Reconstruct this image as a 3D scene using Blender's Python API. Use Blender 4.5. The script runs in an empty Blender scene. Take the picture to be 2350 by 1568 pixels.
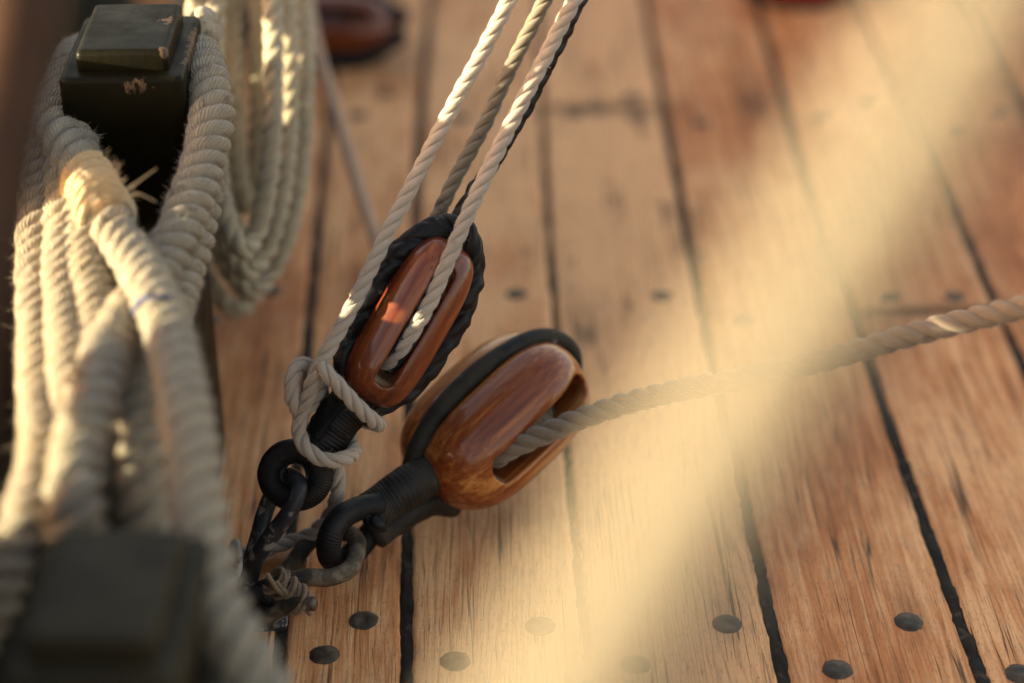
import bpy, bmesh, math, random
import numpy as np
from mathutils import Vector, Matrix, noise
random.seed(7); rng = np.random.default_rng(11)
S = bpy.context.scene; C = S.collection
R = math.radians

# ------------------------------------------------------------------ camera
FP, CX, CY, H = 4728.0, 1175.0, 784.0, 0.89
YAW, PITCH = R(1.0), R(30)
fw = np.array([math.sin(YAW)*math.cos(PITCH), math.cos(YAW)*math.cos(PITCH), -math.sin(PITCH)])
rt = np.array([math.cos(YAW), -math.sin(YAW), 0.0])
up = np.cross(rt, fw)
CAM = np.array([0, 0, H])
cd = bpy.data.cameras.new('camera'); cam = bpy.data.objects.new('camera', cd); C.objects.link(cam)
cam.matrix_world = Matrix(((rt[0], up[0], -fw[0], 0), (rt[1], up[1], -fw[1], 0), (rt[2], up[2], -fw[2], H), (0, 0, 0, 1)))
cd.sensor_width = 36; cd.lens = 36*FP/2350; cd.clip_start = .02; cd.clip_end = 5000
cd.dof.use_dof = True; cd.dof.focus_distance = 1.425; cd.dof.aperture_fstop = 1.85; cd.dof.aperture_blades = 9
S.camera = cam

def P(px, py, d):
    return CAM + d*(fw + rt*(px-CX)/FP - up*(py-CY)/FP)
def PZ(px, py, z=0.0):
    r = fw + rt*(px-CX)/FP - up*(py-CY)/FP
    return CAM + r*((z-H)/r[2])
def camvec(r, u, t): return rt*r + up*u - fw*t          # right, up, towards the viewer
def norm(v): v = np.asarray(v, float); return v/np.linalg.norm(v)
def pts(*a): return np.array([P(*p) for p in a])

# ------------------------------------------------------------------ materials
def newmat(name):
    m = bpy.data.materials.new(name); m.use_nodes = True
    nt = m.node_tree; nt.nodes.clear()
    out = nt.nodes.new('ShaderNodeOutputMaterial'); b = nt.nodes.new('ShaderNodeBsdfPrincipled')
    nt.links.new(b.outputs[0], out.inputs[0]); return m, nt, b
class G:
    def __init__(s, nt): s.nt = nt
    def n(s, t, **kw):
        x = s.nt.nodes.new(t)
        for k, v in kw.items():
            if k.startswith('i_'): x.inputs[k[2:].replace('_', ' ')].default_value = v
            else: setattr(x, k, v)
        return x
    def l(s, a, b): s.nt.links.new(a, b)
    def coord(s, which='Object', scale=(1, 1, 1), loc=(0, 0, 0)):
        t = s.n('ShaderNodeTexCoord'); mp = s.n('ShaderNodeMapping')
        mp.inputs['Scale'].default_value = scale; mp.inputs['Location'].default_value = loc
        s.l(t.outputs[which], mp.inputs[0]); return mp.outputs[0]
    def noise(s, vec, scale, detail=4, rough=.55, dist=0):
        x = s.n('ShaderNodeTexNoise'); x.inputs['Scale'].default_value = scale; x.inputs['Detail'].default_value = detail
        x.inputs['Roughness'].default_value = rough; x.inputs['Distortion'].default_value = dist
        s.l(vec, x.inputs['Vector']); return x.outputs['Fac']
    def ramp(s, f, stops, interp='LINEAR'):
        x = s.n('ShaderNodeValToRGB'); e = x.color_ramp.elements; x.color_ramp.interpolation = interp
        while len(e) < len(stops): e.new(.5)
        for q, (p, c) in zip(e, stops):
            q.position = p; q.color = (*c, 1) if hasattr(c, '__len__') else (c, c, c, 1)
        s.l(f, x.inputs[0]); return x.outputs[0]
    def mix(s, f, a, b, mode='MIX'):
        x = s.n('ShaderNodeMix', data_type='RGBA', blend_type=mode)
        for i, v in ((0, f), (6, a), (7, b)):
            if hasattr(v, 'links'): s.l(v, x.inputs[i])
            elif hasattr(v, '__len__'): x.inputs[i].default_value = (*v, 1)
            else: x.inputs[i].default_value = v
        return x.outputs[2]
    def math(s, op, a, b=0.0, c=0.0):
        x = s.n('ShaderNodeMath', operation=op)
        for i, v in ((0, a), (1, b), (2, c)):
            if hasattr(v, 'links'): s.l(v, x.inputs[i])
            else: x.inputs[i].default_value = v
        return x.outputs[0]
    def bump(s, b, h, strength, dist, prev=None):
        x = s.n('ShaderNodeBump'); x.inputs['Strength'].default_value = strength; x.inputs['Distance'].default_value = dist
        s.l(h, x.inputs['Height'])
        if prev is not None: s.l(prev, x.inputs['Normal'])
        s.l(x.outputs[0], b.inputs['Normal']); return x.outputs[0]

def rope_mat(name, c1, c2, c3, yarns=34, slant=-.35, bump=.5, dist=.0006, spot=.62, rough=.92, sheen=.3):
    m, nt, b = newmat(name); g = G(nt)
    o = g.coord(); big = g.noise(o, 14, 3); mid = g.noise(o, 90, 4); fine = g.noise(o, 700, 3, .6)
    col = g.mix(g.ramp(big, [(.35, 0.), (.65, 1.)]), c1, c2)
    col = g.mix(g.ramp(mid, [(spot, 0.), (spot+.1, 1.)]), col, c3)
    uv = g.n('ShaderNodeTexCoord'); sp = g.n('ShaderNodeSeparateXYZ'); g.l(uv.outputs['UV'], sp.inputs[0])
    wob = g.math('MULTIPLY', g.math('SUBTRACT', mid, .5), .06)
    ph = g.math('ADD', g.math('ADD', sp.outputs[0], wob), g.math('MULTIPLY', sp.outputs[1], slant))
    w = g.math('SINE', g.math('MULTIPLY', ph, 2*math.pi*yarns))
    w = g.math('ADD', g.math('MULTIPLY', w, .5), g.math('MULTIPLY', fine, 1.2))
    col = g.mix(g.ramp(w, [(.1, .75), (.9, 1.08)]), (0, 0, 0), col, 'MIX') if False else g.mix(.55, col, g.mix(1.0, col, g.ramp(w, [(.0, .62), (1., 1.1)]), 'MULTIPLY'))
    g.l(col, b.inputs['Base Color']); b.inputs['Roughness'].default_value = rough
    b.inputs['Sheen Weight'].default_value = sheen; b.inputs['Sheen Roughness'].default_value = .6
    b.inputs['Specular IOR Level'].default_value = .15
    g.bump(b, w, bump, dist); return m

M = {}
M['cream'] = rope_mat('cream_rope', (.42, .34, .265), (.365, .30, .24), (.23, .175, .13), yarns=24, spot=.66)
M['thick'] = rope_mat('thick_rope', (.385, .315, .215), (.33, .275, .205), (.21, .155, .10), yarns=40, dist=.0012, bump=.9, spot=.58)
M['olive'] = rope_mat('weathered_rope', (.22, .18, .12), (.17, .14, .10), (.10, .08, .055), yarns=30, spot=.6)
M['fore'] = rope_mat('sunned_rope', (.19, .158, .105), (.17, .144, .096), (.14, .112, .07))
M['coil'] = rope_mat('coil_rope', (.44, .36, .235), (.37, .305, .21), (.22, .175, .12), yarns=36)
M['pink'] = rope_mat('brown_rope', (.55, .36, .24), (.48, .32, .22), (.36, .24, .16))
M['twine'] = rope_mat('hemp_twine', (.30, .185, .10), (.22, .135, .07), (.13, .08, .04), yarns=14)
M['splice'] = rope_mat('golden_whipping', (.66, .46, .23), (.60, .47, .29), (.44, .25, .09), yarns=16)

def tar_mat(name, base=(.005, .0045, .005), ribs=0, rough=.42, wear=.72, wearc=(.16, .14, .12), dirt=None):
    m, nt, b = newmat(name); g = G(nt)
    o = g.coord(); n1 = g.noise(o, 120, 5, .6); n2 = g.noise(o, 35, 4); n3 = g.noise(o, 420, 3)
    col = g.mix(g.ramp(n2, [(.4, 0.), (.7, 1.)]), base, tuple(2.2*x for x in base))
    if dirt: col = g.mix(g.ramp(n2, [(.42, 0.), (.6, .7)]), col, dirt)
    msk = g.math('MULTIPLY', g.ramp(n1, [(wear-.08, 0.), (wear, 1.)]), g.ramp(n2, [(.48, 0.), (.56, 1.)]))
    col = g.mix(msk, col, wearc)
    g.l(col, b.inputs['Base Color'])
    g.l(g.ramp(n2, [(.3, rough-.08), (.7, rough+.2)]), b.inputs['Roughness'])
    b.inputs['Specular IOR Level'].default_value = .25
    h = g.math('ADD', g.math('MULTIPLY', n1, .7), g.math('MULTIPLY', n3, .3))
    if ribs:
        uv = g.n('ShaderNodeTexCoord'); sp = g.n('ShaderNodeSeparateXYZ'); g.l(uv.outputs['UV'], sp.inputs[0])
        w = g.math('SINE', g.math('MULTIPLY', g.math('ADD', sp.outputs[1], g.math('MULTIPLY', sp.outputs[0], 1/ribs)), 2*math.pi*ribs))
        h = g.math('ADD', h, g.math('MULTIPLY', w, .12))
    g.bump(b, h, .7, .0012); return m
M['tar'] = tar_mat('tarred_rope', rough=.45)
M['served'] = tar_mat('tarred_serving', ribs=36, rough=.5)
M['served2'] = tar_mat('dusty_serving', base=(.010, .0085, .0075), ribs=30, rough=.55, dirt=(.034, .028, .019))
M['iron'] = tar_mat('black_iron', base=(.013, .014, .018), rough=.4, wear=.6, wearc=(.2, .18, .165))
M['iron2'] = tar_mat('dusty_iron', base=(.026, .023, .02), rough=.55, wear=.54, wearc=(.15, .115, .08), dirt=(.1, .07, .045))
M['bolt'] = tar_mat('bolt_iron', base=(.04, .03, .02), rough=.5, wear=.62, wearc=(.13, .09, .06), dirt=(.085, .062, .042))
M['caulk'] = tar_mat('deck_pitch', base=(.013, .009, .006), rough=.75, wear=.62, wearc=(.07, .05, .035))
M['galv'] = tar_mat('grey_metal', base=(.2, .19, .18), rough=.4, wear=.6)

def varnish(name, dark, mid, light, bias=0., coat=1., rough=.35):
    m, nt, b = newmat(name); g = G(nt)
    o = g.coord('Object', (1, 1, .05)); big = g.coord('Object', (1, 1, .10))
    n1 = g.noise(o, 260, 5, .6, .3); n2 = g.noise(big, 38, 3, .5, .2); n3 = g.noise(g.coord('Object', (1, 1, .05)), 900, 2, .5)
    f = g.math('ADD', g.math('MULTIPLY', n1, .45), g.math('MULTIPLY', n2, .6))
    col = g.ramp(f, [(.36+bias, dark), (.52+bias, mid), (.72+bias, light)])
    col = g.mix(g.ramp(n3, [(.64, 0.), (.7, .7)]), col, tuple(.25*x for x in dark))
    g.l(col, b.inputs['Base Color'])
    sc = g.noise(g.coord(), 60, 5, .65)
    g.l(g.ramp(sc, [(.45, rough), (.7, rough+.2)]), b.inputs['Roughness'])
    b.inputs['Coat Weight'].default_value = coat*.8; b.inputs['Coat IOR'].default_value = 1.42; b.inputs['Specular IOR Level'].default_value = .25
    g.l(g.ramp(sc, [(.5, .035), (.75, .2)]), b.inputs['Coat Roughness'])
    nb = g.bump(b, g.math('ADD', g.math('MULTIPLY', sc, .6), g.math('MULTIPLY', n2, .5)), .22, .0018)
    g.l(nb, b.inputs['Coat Normal']); return m
M['mahog'] = varnish('varnished_mahogany', (.060, .008, .0025), (.145, .028, .006), (.34, .10, .021), bias=.01)
M['amber'] = varnish('varnished_amber_wood', (.105, .018, .004), (.245, .060, .012), (.68, .30, .08), bias=-.02)
M['orange'] = varnish('orange_varnish', (.22, .06, .01), (.38, .12, .02), (.5, .18, .03))
M['brownpost'] = varnish('brown_leather', (.035, .014, .006), (.05, .021, .009), (.07, .03, .014), coat=.0, rough=.75)

def deck_mat():
    m, nt, b = newmat('deck_wood'); g = G(nt)
    at = g.n('ShaderNodeAttribute', attribute_name='tint'); st = g.n('ShaderNodeAttribute', attribute_name='dark_mark')
    base = g.n('ShaderNodeTexCoord')
    off = g.n('ShaderNodeCombineXYZ'); g.l(g.math('MULTIPLY', at.outputs['Fac'], 3.7), off.inputs[0]); g.l(g.math('MULTIPLY', at.outputs['Fac'], 13.1), off.inputs[1])
    add = g.n('ShaderNodeVectorMath', operation='ADD'); g.l(base.outputs['Object'], add.inputs[0]); g.l(off.outputs[0], add.inputs[1])
    def mp(sx, sy):
        q = g.n('ShaderNodeMapping'); q.inputs['Scale'].default_value = (sx, sy, 1); g.l(add.outputs[0], q.inputs[0]); return q.outputs[0]
    # growth rings cut lengthwise
    fld = g.noise(mp(1, .10), 7, 2, .4); sx = g.n('ShaderNodeSeparateXYZ'); g.l(add.outputs[0], sx.inputs[0])
    fld2 = g.noise(mp(1, .06), 60, 3, .6)
    ring = g.math('SINE', g.math('ADD', g.math('ADD', g.math('MULTIPLY', fld, 170), g.math('MULTIPLY', fld2, 26)), g.math('MULTIPLY', sx.outputs[0], 1100)))
    fib = g.noise(mp(1, .05), 640, 5, .7); fib2 = g.noise(mp(1, .05), 130, 5, .6, .4)
    crack = g.noise(mp(1, .018), 95, 3, .5, .25)
    blot = g.noise(mp(1, .45), 11, 5, .62); blot2 = g.noise(mp(1, .6), 45, 5, .65); spk = g.noise(mp(1, .7), 330, 4, .7)
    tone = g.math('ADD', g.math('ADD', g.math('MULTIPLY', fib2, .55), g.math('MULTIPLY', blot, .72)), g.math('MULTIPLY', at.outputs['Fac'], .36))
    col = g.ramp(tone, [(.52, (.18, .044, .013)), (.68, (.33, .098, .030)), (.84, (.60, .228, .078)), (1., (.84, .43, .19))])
    col = g.mix(g.ramp(blot2, [(.54, 0.), (.72, .38)]), col, (.62, .42, .27))
    ringm = g.math('MULTIPLY', g.ramp(ring, [(.25, 0.), (.95, 1.)]), g.ramp(blot, [(.35, .75), (.6, .25)]))
    col = g.mix(g.math('MULTIPLY', ringm, .42), col, (.17, .062, .024))
    col = g.mix(g.ramp(fib, [(.54, 0.), (.68, .62)]), col, (.15, .058, .026))
    cm = g.ramp(crack, [(.485, 0.), (.498, 1.), (.502, 1.), (.515, 0.)])
    cm = g.math('MULTIPLY', cm, g.ramp(g.noise(mp(1, .25), 24, 2), [(.46, 0.), (.56, .9)]))
    col = g.mix(cm, col, (.05, .026, .016))
    col = g.mix(g.ramp(spk, [(.62, 0.), (.70, .7)]), col, (.09, .045, .025))
    pore = g.noise(mp(1, .10), 1500, 2, .5)
    col = g.mix(g.ramp(pore, [(.62, 0.), (.68, .55)]), col, (.10, .045, .022))
    sm = g.math('MULTIPLY', st.outputs['Fac'], g.ramp(blot2, [(.25, .6), (.6, 1.)]))
    col = g.mix(sm, col, (.035, .024, .02))
    g.l(col, b.inputs['Base Color'])
    g.l(g.ramp(blot2, [(.3, .5), (.7, .75)]), b.inputs['Roughness']); b.inputs['Specular IOR Level'].default_value = .2
    h = g.math('ADD', g.math('MULTIPLY', fib, -.6), g.math('MULTIPLY', ringm, -.45))
    h = g.math('ADD', h, g.math('MULTIPLY', cm, -1.6)); h = g.math('ADD', h, g.math('MULTIPLY', spk, -.35))
    g.bump(b, h, .75, .0011); return m
M['deck'] = deck_mat()

def paint_mat(name, c, c2, chips=(), rough=.35, coat=.3, grain=True):
    m, nt, b = newmat(name); g = G(nt)
    o = g.coord(); gr = g.noise(g.coord('Object', (1, .3, .08) if grain else (1, 1, 1)), 300, 4, .6, .3); n2 = g.noise(o, 40, 5, .6)
    n3 = g.noise(g.coord('Object', (1, 1, .4)), 210, 5, .75); col = g.mix(g.ramp(n2, [(.35, 0.), (.65, 1.)]), c, c2)
    chipm = None
    for (cx, cy, cz, sx, sy, sz) in chips:
        mp = g.n('ShaderNodeMapping'); mp.inputs['Scale'].default_value = (1/sx, 1/sy, 1/sz)
        mp.inputs['Location'].default_value = (-cx/sx, -cy/sy, -cz/sz)
        t = g.n('ShaderNodeTexCoord'); g.l(t.outputs['Object'], mp.inputs[0])
        ln = g.n('ShaderNodeVectorMath', operation='LENGTH'); g.l(mp.outputs[0], ln.inputs[0])
        q = g.math('ADD', ln.outputs['Value'], g.math('MULTIPLY', g.math('SUBTRACT', n3, .5), 3.6))
        q = g.ramp(q, [(.72, 1.), (.8, 0.)]); chipm = q if chipm is None else g.math('MAXIMUM', chipm, q)
    h = g.math('ADD', g.math('MULTIPLY', gr, .6), g.math('MULTIPLY', n2, .6))
    if chipm is not None:
        col = g.mix(chipm, col, g.mix(g.ramp(n3, [(.45, 0.), (.6, 1.)]), (.12, .075, .045), (.04, .022, .013)))
        h = g.math('ADD', h, g.math('MULTIPLY', chipm, -1.0))
    g.l(col, b.inputs['Base Color']); g.l(g.ramp(n2, [(.3, rough), (.7, rough+.22)]), b.inputs['Roughness'])
    b.inputs['Coat Weight'].default_value = coat; b.inputs['Coat Roughness'].default_value = .25; b.inputs['Specular IOR Level'].default_value = .08
    g.bump(b, h, .35, .0012); return m
M['bittA'] = paint_mat('dark_olive_paint', (.008, .0066, .002), (.005, .004, .0012), rough=.4, coat=.05,
                       chips=[(.012, -.061, .345, .010, .010, .006), (.029, -.046, .365, .005, .008, .006), (.026, .012, .368, .008, .010, .003), (.04, .0, .35, .003, .04, .014)])
M['bittB'] = paint_mat('dark_brown_paint', (.032, .026, .014), (.024, .019, .011), rough=.5, coat=.1)
M['bulwark'] = paint_mat('bulwark_paint', (.022, .018, .010), (.03, .022, .012), rough=.55, coat=.0)
M['railtop'] = paint_mat('rail_varnish', (.12, .05, .02), (.16, .07, .03))
M['red'] = paint_mat('red_paint', (.42, .008, .012), (.5, .012, .015), grain=False)
M['black'] = paint_mat('black_paint', (.01, .01, .01), (.018, .016, .014), grain=False)

# ------------------------------------------------------------------ object helpers
def tag(o, label=None, cat=None, group=None, kind=None):
    for k, v in (('label', label), ('category', cat), ('group', group), ('kind', kind)):
        if v: o[k] = v
    return o
def empty(name, loc, label, cat, group=None, frame=None):
    o = bpy.data.objects.new(name, None); C.objects.link(o); o.empty_display_size = .02
    mw = Matrix.Translation(Vector(loc))
    if frame is not None: mw = mw @ Matrix([[frame[j][i] for j in range(3)] for i in range(3)]).to_4x4()
    o.matrix_world = mw; o['_m'] = [c for r in mw for c in r]
    return tag(o, label, cat, group)
MW = {}
def getmw(o):
    v = list(o['_m']); return np.array(v).reshape(4, 4)
def build(name, V, F, m, parent=None, uv=None, smooth=True, local=False, loc=None):
    """V (n,3) in world space unless local; F list/array of faces; linked as ONE mesh object"""
    V = np.asarray(V, float)
    o_loc = np.zeros(3)
    if parent is not None and not local:
        mi = np.linalg.inv(getmw(parent)); V = V @ mi[:3, :3].T + mi[:3, 3]
    elif parent is None and loc is not None:
        o_loc = np.array(loc, float); V = V - o_loc
    me = bpy.data.meshes.new(name)
    if isinstance(F, np.ndarray):
        k = F.shape[1]; me.vertices.add(len(V)); me.vertices.foreach_set('co', V.ravel())
        me.loops.add(F.size); me.loops.foreach_set('vertex_index', F.ravel().astype(np.int32))
        me.polygons.add(len(F)); me.polygons.foreach_set('loop_start', np.arange(0, F.size, k, dtype=np.int32))
        me.update(calc_edges=True)
    else:
        me.from_pydata(V.tolist(), [], F)
    if uv is not None:
        l = me.uv_layers.new(name='UVMap'); l.data.foreach_set('uv', np.asarray(uv, float).ravel())
    me.validate(); me.update()
    me.polygons.foreach_set('use_smooth', [smooth]*len(me.polygons))
    if not isinstance(m, (list, tuple)): m = [m]
    for q in m: me.materials.append(q)
    o = bpy.data.objects.new(name, me); C.objects.link(o)
    if parent is not None: o.parent = parent; o['_m'] = parent['_m']
    else:
        o.location = o_loc
    return o
def catmull(p, closed=False, step=.002):
    p = np.asarray(p, float); n = len(p)
    if closed: q = np.vstack([p[-1], p, p[0], p[1]]); segs = n
    else: q = np.vstack([2*p[0]-p[1], p, 2*p[-1]-p[-2]]); segs = n-1
    out = []
    for i in range(segs):
        a, b, c, d = q[i:i+4]; t0 = 0; al = .5
        t1 = t0+np.linalg.norm(b-a)**al; t2 = t1+np.linalg.norm(c-b)**al; t3 = t2+np.linalg.norm(d-c)**al
        t = np.linspace(t1, t2, 40, endpoint=False)[:, None]
        A1 = (t1-t)/(t1-t0)*a+(t-t0)/(t1-t0)*b; A2 = (t2-t)/(t2-t1)*b+(t-t1)/(t2-t1)*c; A3 = (t3-t)/(t3-t2)*c+(t-t2)/(t3-t2)*d
        B1 = (t2-t)/(t2-t0)*A1+(t-t0)/(t2-t0)*A2; B2 = (t3-t)/(t3-t1)*A2+(t-t1)/(t3-t1)*A3
        out.append((t2-t)/(t2-t1)*B1+(t-t1)/(t2-t1)*B2)
    out = np.vstack(out+[p[:1] if closed else p[-1:]])
    L = np.r_[0, np.cumsum(np.linalg.norm(np.diff(out, axis=0), axis=1))]
    k = max(4, int(L[-1]/step)); s = np.linspace(0, L[-1], k+1)
    res = np.stack([np.interp(s, L, out[:, j]) for j in range(3)], 1)
    return (res[:-1] if closed else res), s
def frames(p, closed):
    t = np.roll(p, -1, 0)-np.roll(p, 1, 0)
    if not closed: t[0] = p[1]-p[0]; t[-1] = p[-1]-p[-2]
    t /= np.linalg.norm(t, axis=1)[:, None]
    n = np.zeros_like(p); a = np.cross(t[0], [0, 0, 1.]); a = a if np.linalg.norm(a) > .1 else np.cross(t[0], [1., 0, 0]); n[0] = norm(a)
    for i in range(1, len(p)):
        v = n[i-1]-t[i]*np.dot(n[i-1], t[i]); n[i] = v/np.linalg.norm(v)
    if closed:
        v = n[-1]-t[0]*np.dot(n[-1], t[0]); v /= np.linalg.norm(v); b0 = np.cross(t[0], n[0])
        ang = math.atan2(np.dot(v, b0), np.dot(v, n[0])); s = np.linspace(0, 1, len(p), endpoint=False)*-ang
        b = np.cross(t, n); n = n*np.cos(s)[:, None]+b*np.sin(s)[:, None]
    return t, n, np.cross(t, n)
def rad_is_small(r): return float(np.mean(r)) < .008
def rope_geo(ctrl, rad, lay=3.2, strands=3, groove=.34, step=None, n=36, closed=False, fuzz=0, wob=0.0, flat=None, hair=.0022, seed=0):
    """laid rope: returns V, F, UV.  lay = pitch in diameters, 0 = plain round bar"""
    step = step or rad*.16
    p, s = catmull(ctrl, closed, step); k = len(p); t, N, B = frames(p, closed)
    s = s[:k]; r0 = rad(s/s[-1]) if callable(rad) else np.full(k, rad)
    th = np.linspace(0, 2*np.pi, n, endpoint=False)
    lr = np.random.default_rng(100+seed)
    rr = np.ones((k, n))*r0[:, None]; TW = np.zeros(k)
    if lay:
        Ltot = s[-1]+(s[1]-s[0]); turns = Ltot/(lay*2*np.mean(r0))
        if closed: turns = round(turns*strands)/strands
        TW = 2*np.pi*turns*s/Ltot
        ph = th*strands/(2*np.pi); f = np.abs(2*(ph % 1)-1)
        fl = lr.normal(size=strands)*.035
        shape = (1+fl[np.minimum((ph % strands).astype(int), strands-1)]*(1-f**2))*np.sqrt(np.clip(1-f**2*.985, 0, 1)); rr = rr*(1-groove*(1-shape[None]))
    TH = th[None, :]+TW[:, None]
    if wob:
        w = lr.normal(size=(k//6+3, 8)); x = np.linspace(0, len(w)-1.01, k); i0 = x.astype(int); fr = (x-i0)[:, None]; fr = fr*fr*(3-2*fr)
        ww = w[i0]*(1-fr)+w[i0+1]*fr; ang = (TH % (2*np.pi))*8/(2*np.pi); j0 = ang.astype(int) % 8; fj = ang-np.floor(ang); fj = fj*fj*(3-2*fj)
        W = np.take_along_axis(ww, j0, 1)*(1-fj)+np.take_along_axis(ww, (j0+1) % 8, 1)*fj
        if closed: W *= np.sin(np.linspace(0, np.pi, k))[:, None]**.3
        rr = rr*(1+wob*W)
    V = (p[:, None, :]+rr[..., None]*(np.cos(TH)[..., None]*N[:, None, :]+np.sin(TH)[..., None]*B[:, None, :])).reshape(-1, 3)
    K = k if closed else k-1
    i = np.repeat(np.arange(K), n); j = np.tile(np.arange(n), K); i2 = (i+1) % k; j2 = (j+1) % n
    F = np.stack([i*n+j, i*n+j2, i2*n+j2, i2*n+j], 1)
    if closed and lay:
        q = np.arange(n); qa = (q+int(round(turns*n))) % n; last_ = slice((k-1)*n, k*n)
        F[last_] = np.stack([(k-1)*n+q, (k-1)*n+(q+1) % n, (qa+1) % n, qa], 1)
    u0 = TW/(2*np.pi); du = (u0[1]-u0[0])
    c = s/(2*np.pi*np.mean(r0)); v0 = c[i]; v1 = c[i]+(c[1]-c[0])
    UV = np.stack([np.stack([j/n+u0[i], v0], 1), np.stack([(j+1)/n+u0[i], v0], 1), np.stack([(j+1)/n+u0[i]+du, v1], 1), np.stack([j/n+u0[i]+du, v1], 1)], 1)
    if not closed:                                   # domed ends
        for e, sg in ((0, -1), (k-1, 1)):
            c0 = len(V); V = np.vstack([V, (p[e]+t[e]*sg*r0[e]*.35)[None]]); a = e*n+np.arange(n); b = e*n+(np.arange(n)+1) % n
            cap = np.stack([b, a, np.full(n, c0), np.full(n, c0)], 1) if sg < 0 else np.stack([a, b, np.full(n, c0), np.full(n, c0)], 1)
            # triangles written as quads are not valid: add a mid ring point instead
            mid = len(V); V = np.vstack([V, (V[a]*.5+V[c0]*.5)+t[e]*sg*r0[e]*.12]); mi = mid+np.arange(n); mj = mid+(np.arange(n)+1) % n
            cap = np.stack([b, a, mi, mj], 1) if sg < 0 else np.stack([a, b, mj, mi], 1)
            F = np.vstack([F, cap]); UV = np.vstack([UV, np.full((n, 4, 2), .5)])
            ev = np.arange(0, n, 2); tri = np.stack([mid+ev, mid+(ev+1) % n, mid+(ev+2) % n, np.full(len(ev), c0)], 1)
            if sg < 0: tri = tri[:, [2, 1, 0, 3]]
            F = np.vstack([F, tri]); UV = np.vstack([UV, np.full((len(ev), 4, 2), .5)])
    if fuzz:
        m = int(fuzz*s[-1]); ii = lr.integers(0, k, m); jj = lr.integers(0, n, m); base = V[ii*n+jj]
        nr = np.cos(TH[ii, jj])[:, None]*N[ii]+np.sin(TH[ii, jj])[:, None]*B[ii]
        d = nr+lr.normal(size=(m, 3))*.55; d /= np.linalg.norm(d, axis=1)[:, None]
        ln = hair*lr.uniform(.3, 1.3, m)[:, None]*(1+1.5*(lr.random((m, 1)) < .04)); sd = np.cross(d, lr.normal(size=(m, 3))); sd /= np.linalg.norm(sd, axis=1)[:, None]; sd *= .00007 if rad_is_small(r0) else .00013
        bend = lr.normal(size=(m, 3))*.35; b0 = base-nr*.0003; m1 = b0+d*ln*.55; tip = b0+(d+bend)*ln
        o = len(V); V = np.vstack([V, b0-sd, b0+sd, tip+sd*.3, tip-sd*.3]); q = np.arange(m)
        F = np.vstack([F, np.stack([o+q, o+m+q, o+2*m+q, o+3*m+q], 1)]); UV = np.vstack([UV, np.full((m, 4, 2), .5)])
    return V, F, UV
def rope(name, ctrl, rad, m, parent=None, loc=None, **kw):
    V, F, UV = rope_geo(np.asarray(ctrl), rad, **kw)
    if parent is None and loc is None: loc = V.mean(0)
    return build(name, V, F, m, parent, UV, loc=loc)
def join(*geos):
    V, F, U, o = [], [], [], 0
    for v, f, u in geos: V.append(v); F.append(f+o); U.append(u); o += len(v)
    return np.vstack(V), np.vstack(F), np.vstack(U)
def loft(rings, cap=True):
    """rings: list of (n,3) arrays"""
    n = len(rings[0]); V = np.vstack(rings); F = []
    for i in range(len(rings)-1):
        for j in range(n): F.append((i*n+j, i*n+(j+1) % n, (i+1)*n+(j+1) % n, (i+1)*n+j))
    if cap: F.append(tuple(range(n))[::-1]); F.append(tuple((len(rings)-1)*n+j for j in range(n)))
    return V, F
def rrect(hx, hy, r, z, k=5):
    a = []
    for cx, cy, a0 in ((hx-r, hy-r, 0), (-hx+r, hy-r, 90), (-hx+r, -hy+r, 180), (hx-r, -hy+r, 270)):
        for i in range(k+1):
            t = R(a0+90*i/k); a.append((cx+r*math.cos(t), cy+r*math.sin(t), z))
    return np.array(a)
def evaluated(o):
    dg = bpy.context.evaluated_depsgraph_get(); dg.update(); e = o.evaluated_get(dg)
    me = bpy.data.meshes.new_from_object(e); return me

# ------------------------------------------------------------------ deck
seam_px = {
 'k1': [(430, 300), (310, 1100)],
 'L': [(768, 100), (718, 600), (676, 1144)],
 'A': [(986, 0), (958, 450), (932, 940), (932, 1300), (936, 1568)],
 'B': [(1238, 100), (1258, 500), (1277, 780), (1324, 1235), (1354, 1568)],
 'Cc': [(1480, 0), (1530, 270), (1592, 600), (1640, 850), (1740, 1290), (1803, 1568)],
 'D': [(1735, 0), (1800, 230), (1900, 550), (1992, 840), (2090, 1105), (2180, 1350), (2258, 1568)],
 'E': [(1968, 0), (2078, 250), (2180, 450), (2290, 700), (2352, 850)],
 'F': [(2265, 90), (2352, 262)]}
def seamfn(px):
    w = np.array([PZ(*q) for q in px]); deg = 2 if len(w) > 3 else 1
    c = np.polyfit(w[:, 1], w[:, 0], deg); lo, hi = w[:, 1].min()-.05, w[:, 1].max()+.05
    def f(y):
        y = np.asarray(y, float); yc = np.clip(y, lo, hi); d = np.polyder(c)
        return np.polyval(c, yc)+np.polyval(d, yc)*(y-yc)
    return f
sf = [seamfn(seam_px[k]) for k in ('k1', 'L', 'A', 'B', 'Cc', 'D', 'E', 'F')]
first, last = sf[0], sf[-1]
for q in range(1, 5): sf.insert(0, (lambda y, q=q: first(y)-.115*q))
for q in range(1, 14): sf.append(lambda y, q=q: last(y)+.135*q)
gaps = [.008]*len(sf); 
gaps[7] = .0055; gaps[6] = .0085; gaps[8] = .0085; gaps[9] = .009
YS = np.r_[np.arange(-1.5, .95, .06), np.arange(.95, 2.75, .006), np.arange(2.75, 6, .06)]
dark_marks = []  # knots, bolt and joint stains, plus broad dark patches below blocks and coil
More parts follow.
